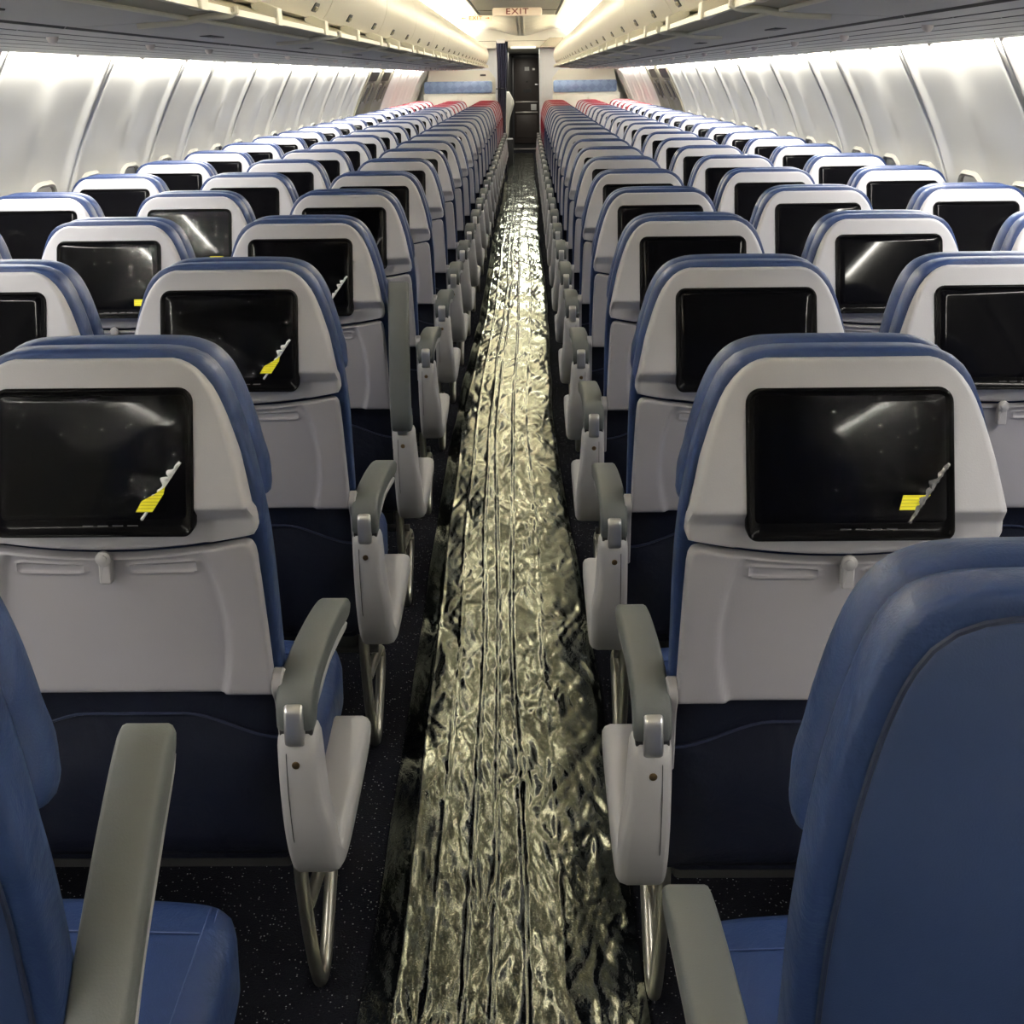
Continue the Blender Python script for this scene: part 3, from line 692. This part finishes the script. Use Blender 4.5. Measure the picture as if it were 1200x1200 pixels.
# ------------------------------------------------------------------ overhead bins
BL = 1.40
circ = [(0.686+0.20*math.cos(math.radians(a)), 1.835+0.20*math.sin(math.radians(a))) for a in np.linspace(222, 88, 30)]
def ext(profile, y0, y1, s, close=False):
    n = len(profile); vs = [(s*b_, y0, z) for b_, z in profile]+[(s*b_, y1, z) for b_, z in profile]
    fs = [(i, i+1, n+i+1, n+i) for i in range(n-1)]
    if close: fs += [(n-1, 0, n, 2*n-1), tuple(range(n))[::-1], tuple(range(n, 2*n))]
    return vs, fs
def bin_meshes(s):
    g = 0.004; M = {}
    face = circ + [(1.05, 2.035), (1.05, 1.72), (0.60, 1.70)]
    f0 = MB().add(*ext([(0.686+(b_-0.686)*0.985, 1.835+(z-1.835)*0.985) for b_, z in face], 0.0, 0.006, s, True))
    M['bin_door'] = MB().add(*ext(face, g, BL-g, s, True)).data('bin_door', 'bin_cream', 45)
    under = [(0.80, 1.634), (0.60, 1.6445), (0.585, 1.6465), (0.590, 1.656), (0.80, 1.65)]
    M['bin_floor'] = MB().add(*ext(under, g, BL-g, s, True)).data('bin_floor', 'under_grey', 30)
    M['bin_rim'] = MB().tube([(s*0.580, g, 1.649), (s*0.580, BL-g, 1.649)], 0.0045, 8).data('bin_rim', 'rail_cream')
    gut = [(0.583, 1.652), (0.503, 1.664), (0.503, 1.670), (0.575, 1.702), (0.62, 1.70), (0.62, 1.655)]
    M['gutter'] = MB().add(*ext(gut, g, BL-g, s, True)).data('gutter', 'gutter_olive', 30)
    M['hand_rail'] = MB().slab([(s*0.490, 1.655), (s*0.502, 1.655), (s*0.504, 1.668), (s*0.492, 1.668)], [(0, g), (0, BL-g)], lambda a, b_, c: (a, c, b_), flat=True).data('hand_rail', 'rail_cream')
    b = MB()
    psu = []; dark = set()
    for k in range(7):
        t0 = k/7; t1 = (k+1)/7-0.012; xa, xb = 0.812+0.655*t0, 0.812+0.655*t1
        za, zb = 1.6335-0.012*t0, 1.6335-0.012*t1
        psu += [(xa, za+0.010), (xa+0.010, za-0.002), (xb-0.006, zb-0.003)]; dark |= {len(psu)-3}
        dark |= {len(psu)-1}
        psu.append((xb, zb+0.010)); 
        if k < 6: dark |= {len(psu)-1}
    psu += [(1.467, 1.650), (0.812, 1.656)]
    sp = b.add(*ext(psu, g, BL-g, s, True)).data('service_panel', 'psu_grey', 30); sp.materials.append(MATS['psu_dark'])
    for q in dark: sp.polygons[q].material_index = 1  # groove faces coloured dark, shade the even light does not give
    M['service_panel'] = sp
    # hoop trim where two bins meet
    hoop = [(0.68, 1.6370), (0.64, 1.6395), (0.60, 1.642), (0.572, 1.646), (0.54, 1.652), (0.505, 1.654), (0.486, 1.660), (0.487, 1.671)]
    M['seam_hoop'] = MB().tube([(s*b_, 0.0115, z) for b_, z in crom(hoop, 20, False)], 0.0075, 8).data('seam_hoop', 'rail_cream')
    M['bracket'] = MB().slab([(s*0.484, 1.652), (s*0.505, 1.652), (s*0.545, 1.672), (s*0.548, 1.704), (s*0.525, 1.706), (s*0.486, 1.690)], [(0.002, -0.026), (0, -0.024), (0, 0.024), (0.002, 0.026)], lambda a, b_, c: (a, c, b_), flat=True).data('rail_bracket', 'rail_cream')
    a = math.radians(212); p = Vector((s*(0.686+0.2*math.cos(a)), 0, 1.835+0.2*math.sin(a)))
    lt = MB(); up = Vector((s*math.sin(a), 0, -math.cos(a))); nn = Vector((s*math.cos(a), 0, math.sin(a)))
    def lm(q, r_, c): v = p+up*r_+nn*c; return (v.x, q, v.z)
    lt.slab(rrect(-0.040, 0.040, -0.014, 0.014, 0.011, 4), [(0, -0.006), (0, 0.0015), (0.002, 0.002)], lm, flat=True)
    M['latch'] = lt.data('bin_latch', 'black_plastic')
    lt2 = MB(); lt2.slab(rrect(-0.020, 0.020, -0.008, 0.004, 0.004, 3), [(0, 0.001), (0, 0.006), (0.002, 0.007)], lm, flat=True)
    M['latch_lever'] = lt2.data('latch_lever', 'gutter_olive')
    kn = MB(); kn.tube([(s*0.965, 0, 1.632), (s*0.965, 0, 1.622), (s*0.965, 0, 1.615), (s*0.965, 0, 1.612)], [0.014, 0.013, 0.009, 0.002], 12)
    M['knob'] = kn.data('reading_light', 'knob_white')
    k2 = MB(); k2.tube([(s*1.445, 0, 1.626), (s*1.445, 0, 1.614), (s*1.445, 0, 1.610)], [0.010, 0.009, 0.003], 10)
    M['clip'] = k2.data('panel_clip', 'knob_white')
    M['slot'] = MB().box(min(s*0.70, s*0.73), max(s*0.70, s*0.73), -0.07, 0.07, 1.6360, 1.640, 0.002).data('air_slot', 'psu_dark')
    M['cap'] = MB().add(*ext([(0.686+(b_-0.686)*0.97, 1.835+(z-1.835)*0.97) for b_, z in face], 0, 0.02, s, True)).data('end_cap', 'bin_cream', 45)
    return M
ORD = ['first', 'second', 'third', 'fourth', 'fifth', 'sixth', 'seventh', 'eighth', 'ninth', 'tenth', 'eleventh', 'twelfth', 'thirteenth', 'fourteenth', 'fifteenth', 'sixteenth', 'seventeenth', 'eighteenth', 'nineteenth', 'twentieth', 'twenty-first', 'twenty-second', 'twenty-third', 'twenty-fourth']
nb = 16; ystart = 2.37-1.4*4+0.16
for s, sd in ((-1, 'port'), (1, 'starboard')):
    M = bin_meshes(s)
    for i in range(nb):
        yb = ystart+i*BL
        if yb+BL > 20.3: break
        e = empty('overhead_bin', (CX, yb, 0))
        last = int((20.3-ystart)//BL)
        tag(e, 'cream rounded overhead bin on the %s side, %s back from the bulkhead' % (sd, ORD[last-1-i]), 'overhead bin', 'overhead bins along the aisle')
        for nm in ('bin_door', 'bin_floor', 'bin_rim', 'gutter', 'hand_rail', 'service_panel', 'seam_hoop'): link(nm, M[nm], e)
        for q in (0.47, 1.17):
            link('rail_bracket', M['bracket'], e, (0, q, 0))
            l = link('bin_latch', M['latch'], e, (0, q, 0)); link('latch_lever', M['latch_lever'], l)
    # things on the service panels follow the seat rows
        for q in (0.32, 1.06):
            link('reading_light', M['knob'], e, (0, q, 0)); link('panel_clip', M['clip'], e, (0, q+0.12, 0))
        link('air_slot', M['slot'], e, (0, 0.75, 0))

# ------------------------------------------------------------------ exit signs
def text_mesh(txt, size, m, depth=0.002):
    cu = bpy.data.curves.new('lettering', 'FONT'); cu.body = txt; cu.size = size; cu.align_x = 'CENTER'; cu.align_y = 'CENTER'; cu.extrude = depth; cu.space_character = 1.15; cu.offset = size*0.012
    o = bpy.data.objects.new('lettering', cu); COL.objects.link(o)
    dg = bpy.context.evaluated_depsgraph_get(); me = bpy.data.meshes.new_from_object(o.evaluated_get(dg))
    bpy.data.objects.remove(o); me.materials.clear(); me.materials.append(MATS[m]); me.name = 'lettering'
    return me
sg = link('exit_sign', MB().slab(rrect(-0.222, 0.222, -0.036, 0.036, 0.022, 5), [(0.004, -0.03), (0, -0.026), (0, 0.026), (0.004, 0.03)], XZ, flat=True).data('exit_sign', 'sign_cream'), None, (CX+0.003, 11.6, 2.093))
tag(sg, 'cream overhead sign reading EXIT hung across the aisle', 'exit sign')
t = link('lettering', text_mesh('EXIT', 0.072, 'sign_red'), sg, (0, -0.032, 0)); t.rotation_euler = (PI/2, 0, 0); t.scale = (1.25, 1, 1)
link('sign_mount', MB().box(-0.05, 0.05, -0.02, 0.02, 0.03, 0.05, 0.004).data('sign_mount', 'exit_dark'), sg)
s2 = link('exit_sign', MB().slab(rrect(-0.16, 0.16, -0.026, 0.026, 0.008, 3), [(0, -0.008), (0, 0.008)], XZ, flat=True).data('exit_sign', 'sign_cream'), None, (-0.515, 13.12, 2.108))
link('sign_mount', MB().box(-0.012, 0.012, -0.006, 0.006, 0.026, 0.125).data('sign_mount', 'rail_cream'), s2)
tag(s2, 'small glowing exit sign with arrows beside the grey centre panel', 'exit sign')
t = link('lettering', text_mesh('EXIT', 0.050, 'sign_orange'), s2, (0, -0.010, 0)); t.rotation_euler = (PI/2, 0, 0); t.scale = (1.2, 1, 1)
for k in (-1, 1):
    ar = MB(); ar.slab([(k*0.100, -0.003), (k*0.125, -0.003), (k*0.125, -0.010), (k*0.145, 0), (k*0.125, 0.010), (k*0.125, 0.003), (k*0.100, 0.003)][::k], [(0, -0.0085), (0, -0.011)], XZ, flat=True)
    link('arrow', ar.data('arrow', 'sign_orange'), s2)

# ------------------------------------------------------------------ front of the cabin: dividers, closet, curtain, galley, door
for s, sd, xi in ((-1, 'port', -0.50), (1, 'starboard', 0.405)):
    xo = CX+s*1.555; e = empty('bulkhead', (0, Y_END, 0))
    tag(e, 'cream class divider with a blue patterned band on the %s side' % sd, 'bulkhead', 'class dividers')
    lo, hi = sorted((xi, xo))
    link('lower_panel', MB().box(lo, hi, 0, 0.04, 0, 1.262, 0.006).data('lower_panel', 'bulk_cream'), e)
    mid = (lo+hi)/2
    for a, c in ((lo+0.05, mid-0.02), (mid+0.02, hi-0.05)):
        link('recess_panel', MB().slab(rrect(a, c, 0.55, 1.225, 0.04, 4), [(0, 0.0), (0, -0.012), (0.012, -0.018)], XZ, flat=True).data('recess_panel', 'bulk_cream'), e)
    band = MB().slab(rrect(lo+0.01, hi-0.05, 1.272, 1.458, 0.035, 4), [(0, 0.035), (0, -0.012), (0.006, -0.016)], XZ, flat=True)
    link('blue_band', band.data('blue_band', 'art_blue'), e)
    q = [(xi, 1.262), (xi, 1.50), (xi+s*0.10, 1.625), (CX+s*1.46, 1.625), (xo-s*0.05, 1.40), (xo-s*0.02, 1.262)]
    link('upper_panel', MB().slab(q, [(0, 0.005), (0, 0.04)], XZ, flat=True).data('upper_panel', 'bulk_cream'), e)
    if s < 0: link('row_placard', MB().box(-0.74, -0.65, -0.008, 0.006, 1.535, 1.565).data('row_placard', 'black_plastic'), e)
# full height wall behind the divider on both sides
link('closet', MB().box(0.205, 1.36, 20.60, 21.6, 0, 1.97, 0.005).data('closet', 'closet_white'))
tag(bpy.data.objects['closet'], 'full-height pale closet wall beside the cockpit passage', 'closet')
o = link('partition', MB().box(-1.53, -0.475, 20.60, 21.2, 0, 1.97, 0.005).data('partition', 'closet_white'))
tag(o, 'full-height pale partition behind the dark curtain', 'partition')
# header over the passage
hd_o = structure(link('trim_1', MB().box(-1.6, 1.5, 20.42, 20.55, 1.965, 2.36, 0.01).data('trim_1', 'ceiling_cream')), 'cream header panel over the passage to the cockpit', 'header')
link('header_light', MB().box(CX-0.17, CX+0.23, 20.36, 20.44, 1.955, 1.985, 0.005).data('header_light', 'header_glow'), hd_o)
link('header_line', MB().box(-1.0, 0.9, 20.405, 20.425, 2.07, 2.078).data('header_line', 'ceiling_gap'), hd_o)
hp = link('ceiling_hatch', MB().slab([(0.20, 1.975), (0.60, 1.975), (0.58, 2.12), (0.36, 2.115)], [(0, 20.30), (0, 20.34)], XZ, flat=True).data('ceiling_hatch', 'hatch_brown'))
tag(hp, 'brown slanted hatch panel beside the header', 'hatch')
c3 = structure(link('trim_2', MB().box(-1.7, 1.6, 20.55, 28.0, 1.995, 2.05).data('trim_2', 'ceiling_cream')), 'low flat ceiling panel above the forward passage', 'ceiling panel')
# curtain: pleated cloth hanging from a header clip
cv = []; cf = []; nx, nz = 40, 30
for j in range(nz):
    z = 0.01+(2.06-0.01)*j/(nz-1); wq = 0.085-0.018*math.sin((z-0.2)*1.9)
    for i in range(nx):
        u = i/(nx-1); cv.append((-0.405-0.02*math.cos(z*1.7)+(u-0.5)*2*wq, 20.18+0.030*math.sin(u*PI*9+0.4*math.sin(z*3)), z))
for j in range(nz-1):
    for i in range(nx-1): cf.append((j*nx+i, j*nx+i+1, (j+1)*nx+i+1, (j+1)*nx+i))
ct = empty('curtain', (0, 0, 0)); tag(ct, 'dark navy pleated curtain drawn aside at the class divider', 'curtain')
link('curtain_cloth', MB().add(cv, cf).data('curtain_cloth', 'curtain_navy', 80, recalc=False), ct)
link('curtain_header', MB().box(-0.47, -0.34, 20.13, 20.23, 2.035, 2.095, 0.006).data('curtain_header', 'placard_white'), ct)
link('curtain_tie', MB().box(-0.49, -0.33, 20.13, 20.15, 1.33, 1.345, 0.002).data('curtain_tie', 'black_plastic'), ct)
# first-class seat shell just past the curtain
fs_ = MB().slab(crom([(-0.43, 0.45), (-0.335, 0.50), (-0.30, 0.80), (-0.225, 1.05), (-0.235, 1.13), (-0.30, 1.25), (-0.36, 1.275), (-0.80, 1.275), (-0.86, 1.20), (-0.86, 0.45)], 48), [(0.02, 22.0), (0.004, 22.015), (0, 22.05), (0.01, 22.16), (0.03, 22.18)], XZ)
o = empty('forward_seat', (-0.55, 22.2, 0)); tag(o, 'cream seat shell standing just past the dark curtain', 'airplane seat')
o2 = link('seat_shell', fs_.data('seat_shell', 'bulk_cream', 50), o); o2.location = (0.55, -22.2, 0)
o3 = link('seat_base', MB().box(-0.30, 0.30, -0.12, 0.30, 0, 0.46, 0.02).data('seat_base', 'dark_grey'), o)
# galley on the port side
g = empty('galley', (-0.36, 24.2, 0)); tag(g, 'dark galley unit with stacked inserts beside the cockpit door', 'galley')
link('carcass', MB().box(-1.2, 0.0, 0.06, 1.6, 0, 1.99, 0.01).data('carcass', 'galley_dark'), g)
for z0, z1 in ((0.15, 0.60), (0.65, 1.02), (1.05, 1.20), (1.23, 1.44), (1.47, 1.66), (1.69, 1.90)):
    d = link('insert_door', MB().box(-0.34, -0.03, 0.03, 0.06, z0, z1, 0.006).data('insert_door', 'galley_panel'), g)
    link('handle', MB().box(-0.24, -0.12, 0.015, 0.03, (z0+z1)/2-0.012, (z0+z1)/2+0.012, 0.003).data('handle', 'trim_metal'), d)
# front wall and cockpit door
wf = structure(link('wall_front', MB().box(-1.8, 1.8, 27.72, 27.80, 0, 2.05).data('wall_front', 'galley_dark')), 'dark wall around the cockpit door', 'wall')
DY = 27.70; dx0, dx1 = -0.275, 0.255
dr = structure(link('door_1', MB().box(dx0, dx1, DY-0.03, DY+0.01, 0.10, 1.90, 0.006).data('door_1', 'door_brown')), 'closed dark brown cockpit door with placards', 'door')
for z0, z1 in ((0.22, 0.70), (1.00, 1.86)):
    link('door_panel', MB().box(dx0+0.04, dx1-0.05, DY-0.038, DY-0.03, z0, z1, 0.003).data('door_panel', 'door_panel'), dr)
for z in (0.745, 0.965): link('door_strip', MB().box(dx0+0.02, dx1-0.03, DY-0.05, DY-0.03, z, z+0.028, 0.003).data('door_strip', 'trim_metal'), dr)
link('placard', MB().box(-0.05, 0.05, DY-0.044, DY-0.036, 1.64, 1.72).data('placard', 'placard_white'), dr)
link('placard', MB().box(0.12, 0.17, DY-0.044, DY-0.036, 1.65, 1.69).data('placard', 'trim_metal'), dr)
link('vent_grille', MB().box(-0.08, 0.09, DY-0.044, DY-0.036, 1.18, 1.25).data('vent_grille', 'black_plastic'), dr)
link('peephole', MB().disc((0.0, DY-0.036, 1.41), (0, -1, 0), 0.018, 0.01, 12).data('peephole', 'black_plastic'), dr)
link('handle', MB().box(0.17, 0.24, DY-0.07, DY-0.03, 1.33, 1.36, 0.006).data('handle', 'silver'), dr)
link('keypad', MB().box(0.08, 0.20, DY-0.05, DY-0.03, 0.80, 0.93, 0.005).data('keypad', 'placard_white'), dr)
link('door_frame', MB().box(dx0-0.05, dx0-0.01, DY-0.06, DY, 0, 1.96, 0.004).data('door_frame', 'galley_panel'), dr)
link('door_frame', MB().box(dx1+0.01, dx1+0.05, DY-0.06, DY, 0, 1.96, 0.004).data('door_frame', 'galley_dark'), dr)
link('door_header', MB().box(dx0-0.05, dx1+0.05, DY-0.06, DY, 1.91, 1.99, 0.004).data('door_header', 'galley_panel'), dr)
link('threshold', MB().box(dx0-0.05, dx1+0.05, DY-0.75, DY-0.70, 0.0, 0.02, 0.004).data('threshold', 'trim_metal'), dr)
link('sill_plate', MB().box(dx0-0.05, dx1+0.05, DY-0.70, DY-0.02, 0.0, 0.012).data('sill_plate', 'galley_panel'), dr)

# ------------------------------------------------------------------ floor film along the aisle
def ridged(v): return 1.0-abs(mnoise.noise(v))*2.0
rows = [1.05]
while rows[-1] < 25.5: rows.append(rows[-1]+max(0.0052, 0.0038*rows[-1]))
NX = 116
FC = lambda y: -0.064-0.046*float(sstep(1.6, 6.0, y))+0.010*math.sin(y*0.9)
creases = [(-0.185, 0.0030, 0.005), (-0.125, 0.0026, 0.004), (-0.062, 0.0042, 0.0042), (-0.026, 0.0036, 0.0036), (0.030, 0.0044, 0.0045), (0.105, 0.0020, 0.005)]
FX = np.zeros((len(rows), NX)); FH = np.zeros((len(rows), NX)); FA = np.zeros((len(rows), NX))
nz_ = mnoise.noise
for j, y in enumerate(rows):
    hwid = 0.243-0.02*float(sstep(1.6, 6.0, y)) + 0.010*nz_(Vector((0, y*1.7, 3)))
    cr = [(cx+0.016*nz_(Vector((cx*50, y*0.8, 1))), a*(0.7+0.6*nz_(Vector((cx*31, y*1.5, 6)))), wd) for cx, a, wd in creases]
    for i in range(NX):
        u = i/(NX-1)*2-1; x = u*hwid
        patchy = min(1.0, max(0.0, 0.45+1.0*nz_(Vector((x*4, y*1.9, 9.3)))))
        wx = x+0.030*nz_(Vector((x*7, y*4, 2.2))); wy = y+0.05*nz_(Vector((x*7, y*4, 7.7)))
        h = 0.0065*nz_(Vector((wx*6.5, wy*2.4, 0.3)))+0.005
        h += 0.0054*abs(nz_(Vector((wx*13+wy*2.5, wy*2.2, 4.4))))
        h += 0.0030*abs(nz_(Vector((wx*24-wy*7, wy*4.5, 5.9))))
        h += 0.0028*abs(nz_(Vector((wx*42+wy*14, wy*9, 8.1))))*(0.25+1.2*patchy)
        h += 0.0010*nz_(Vector((wx*75+wy*22, wy*34, 3.1)))*(0.1+patchy)
        for xc, a, wd in cr: h += a*math.exp(-((x-xc)/wd)**2)
        FX[j, i] = x; FH[j, i] = h
        FA[j, i] = (float(sstep(-1.0, -0.74, u))*0.8+0.2)*(1-0.4*float(sstep(0.93, 1.0, abs(u))))
YY = np.repeat(np.array(rows)[:, None], NX, 1)
# pinched spots: creases radiating from where the film is tacked down
prng = random.Random(21); yp = 1.1
while yp < 20:
    px = prng.uniform(-0.17, 0.2); sg_ = prng.uniform(0.05, 0.14); k_ = prng.randint(6, 11); ph = prng.uniform(0, 6.3); am = prng.uniform(0.0008, 0.0024)
    dx_, dy_ = FX-px, (YY-yp)*prng.uniform(0.4, 0.8); rr_ = np.hypot(dx_, dy_); th_ = np.arctan2(dy_, dx_)
    wob = 1.6*np.sin(th_*2+ph*2)+1.1*np.sin(th_*3+ph)+22*rr_*np.sin(ph*5+th_*2)
    fan = np.clip(0.35+0.8*np.cos(th_-ph), 0, 1)          # fans out to one side
    FH += am*fan*np.exp(-(rr_/sg_)**2)*np.minimum(1, rr_/0.03)*(1-2*np.abs(np.sin((th_*k_+wob+ph)/2)))
    yp += prng.uniform(0.035, 0.09)*(1+yp*0.06)
fv = [(FC(rows[j])+FX[j, i], rows[j], 0.003+max(0.0, FH[j, i])*FA[j, i]) for j in range(len(rows)) for i in range(NX)]; ff = []
for j in range(len(rows)-1):
    for i in range(NX-1): ff.append((j*NX+i, j*NX+i+1, (j+1)*NX+i+1, (j+1)*NX+i))
fo = link('floor_film', MB().add(fv, ff).data('floor_film', 'floor_film', 180, recalc=False))
tag(fo, 'crinkled clear plastic film laid along the aisle carpet', 'plastic film')

# ------------------------------------------------------------------ seats
XL, XR, PITCH_Y = -0.5853, 0.4147, 0.7874
SP = 0.493
FILMS = {('L', 0, 0): 'a', ('R', 0, 0): 'b', ('L', 1, 0): 'a', ('L', 2, 0): 'a', ('L', 3, 0): 'b', ('L', 2, 1): 'flat', ('L', 3, 1): 'flat'}
def arm_group(e, s, raise_deg, near, shift=(0, 0, 0)):
    ob = link('armrest_pad', ME['pad%d' % s], e)
    l = link('pad_liner', ME['liner%d' % s], ob)
    if raise_deg:
        a = math.radians(raise_deg); py, pz = 0.012, 0.632
        ob.location = (0, py-(py*math.cos(a)-pz*math.sin(a)), pz-(py*math.sin(a)+pz*math.cos(a))); ob.rotation_euler = (a, 0, 0)
    ob.location = Vector(ob.location)+Vector(shift)
    by = link('end_bay', ME['bay%d' % s], e)
    link('hinge_bracket', ME['bracket%d' % s], by)
    if near:
        link('hinge_cheek', ME['cheek%d' % s], by); link('screw', ME['screw%d' % s], by); link('bay_seam', ME['bayseam%d' % s], by)
    link('leg', ME['leg%d' % s], e)
def seat(side, row, col, plain=False):
    s = 1 if side == 'L' else -1
    x = (XL-SP*col-(0.022 if plain else 0)) if side == 'L' else (XR+SP*col)
    y = 1.5918+PITCH_Y*row+(0.0347 if side == 'L' else 0)
    e = empty('passenger_seat', (x, y, 0))
    sd = 'port' if side == 'L' else 'starboard'; pos = ('aisle', 'middle', 'window')[col]
    red = row >= 18; c = 'red' if red else 'blue'; near = row < 7; mid = row < 13
    film = FILMS.get((side, row, col))
    if plain: lab = 'blue leather aisle seat with plain padded back and no screen, %s side' % sd
    elif film in ('a', 'b'): lab = '%s aisle seat with peeling screen film, %s row ahead of the plain-backed seats' % (sd, ORD[row])
    elif film: lab = '%s middle seat with yellow-tagged screen film, %s row ahead of the plain-backed seats' % (sd, ORD[row])
    else: lab = '%s leather %s seat on the %s side, %s row ahead of the plain-backed seats' % ('red' if red else 'navy', pos, sd, ORD[row])
    tag(e, lab, 'airplane seat', 'passenger seats')
    bc = link('back_cushion', ME['back_'+c], e)
    link('headrest', ME['head_'+c], e)
    cu = link('seat_cushion', ME['cushion'], e)
    if near: link('seam', ME['seam'], cu)
    if plain:
        pn = link('back_panel', ME['backpanel'], bc); link('back_piping', ME['backpipe'], bc)
    else:
        sh = link('screen_shroud', ME['shroud'], e)
        link('monitor', ME['monitor'], sh)
        if mid: link('screen', ME['screen'], sh)
        if near: link('control_marks', ME['icons'], sh)
        if film:
            link('protective_film', ME['film_'+film], sh)
            if film != 'flat': link('torn_edge_glint', ME['torn_'+film], sh)
            link('yellow_tag', ME['tag_'+film], sh) if (side, row, col) not in (('L', 2, 0), ('L', 3, 0)) else None
        tr = link('tray_table', ME['tray'], e)
        if mid: link('latch', ME['latch'], tr, (0.004, 0, 0))
        if near:
            for k in (-1, 1): link('tray_arm', ME['hinge%d' % k], tr)
        link('lower_back', ME['lowerback'], e)
        if mid:
            pk = link('literature_pocket', ME['pocket'], e)
            if near: link('pocket_piping', ME['pockpipe'], pk)
    if mid:
        link('seat_pan', ME['pan'], e)
    if mid and col < 2:
        link('cross_bar', ME['bar%d' % s], e); link('beam', ME['beam%d' % s], e)
    if col == 0:
        arm_group(e, s, 50 if (plain and side == 'L') else (88 if (side, row) == ('L', 2) else 0), near, ((-0.004, 0, 0) if side == 'L' else (0, 0.04, 0)) if plain else (0, 0, 0))
    if col == 1: link('leg', ME['leg%d' % s], e, (-s*0.035, 0, 0))
    if col < 2:
        link('armrest_pad', ME['mpad%d' % s], e)
        if mid: link('armrest_post', ME['mpost%d' % s], e)
    return e
seat('L', -1, 0, True); seat('R', -1, 0, True)
for row in range(0, 23):
    for side in 'LR':
        for col in range(3):
            seat(side, row, col)
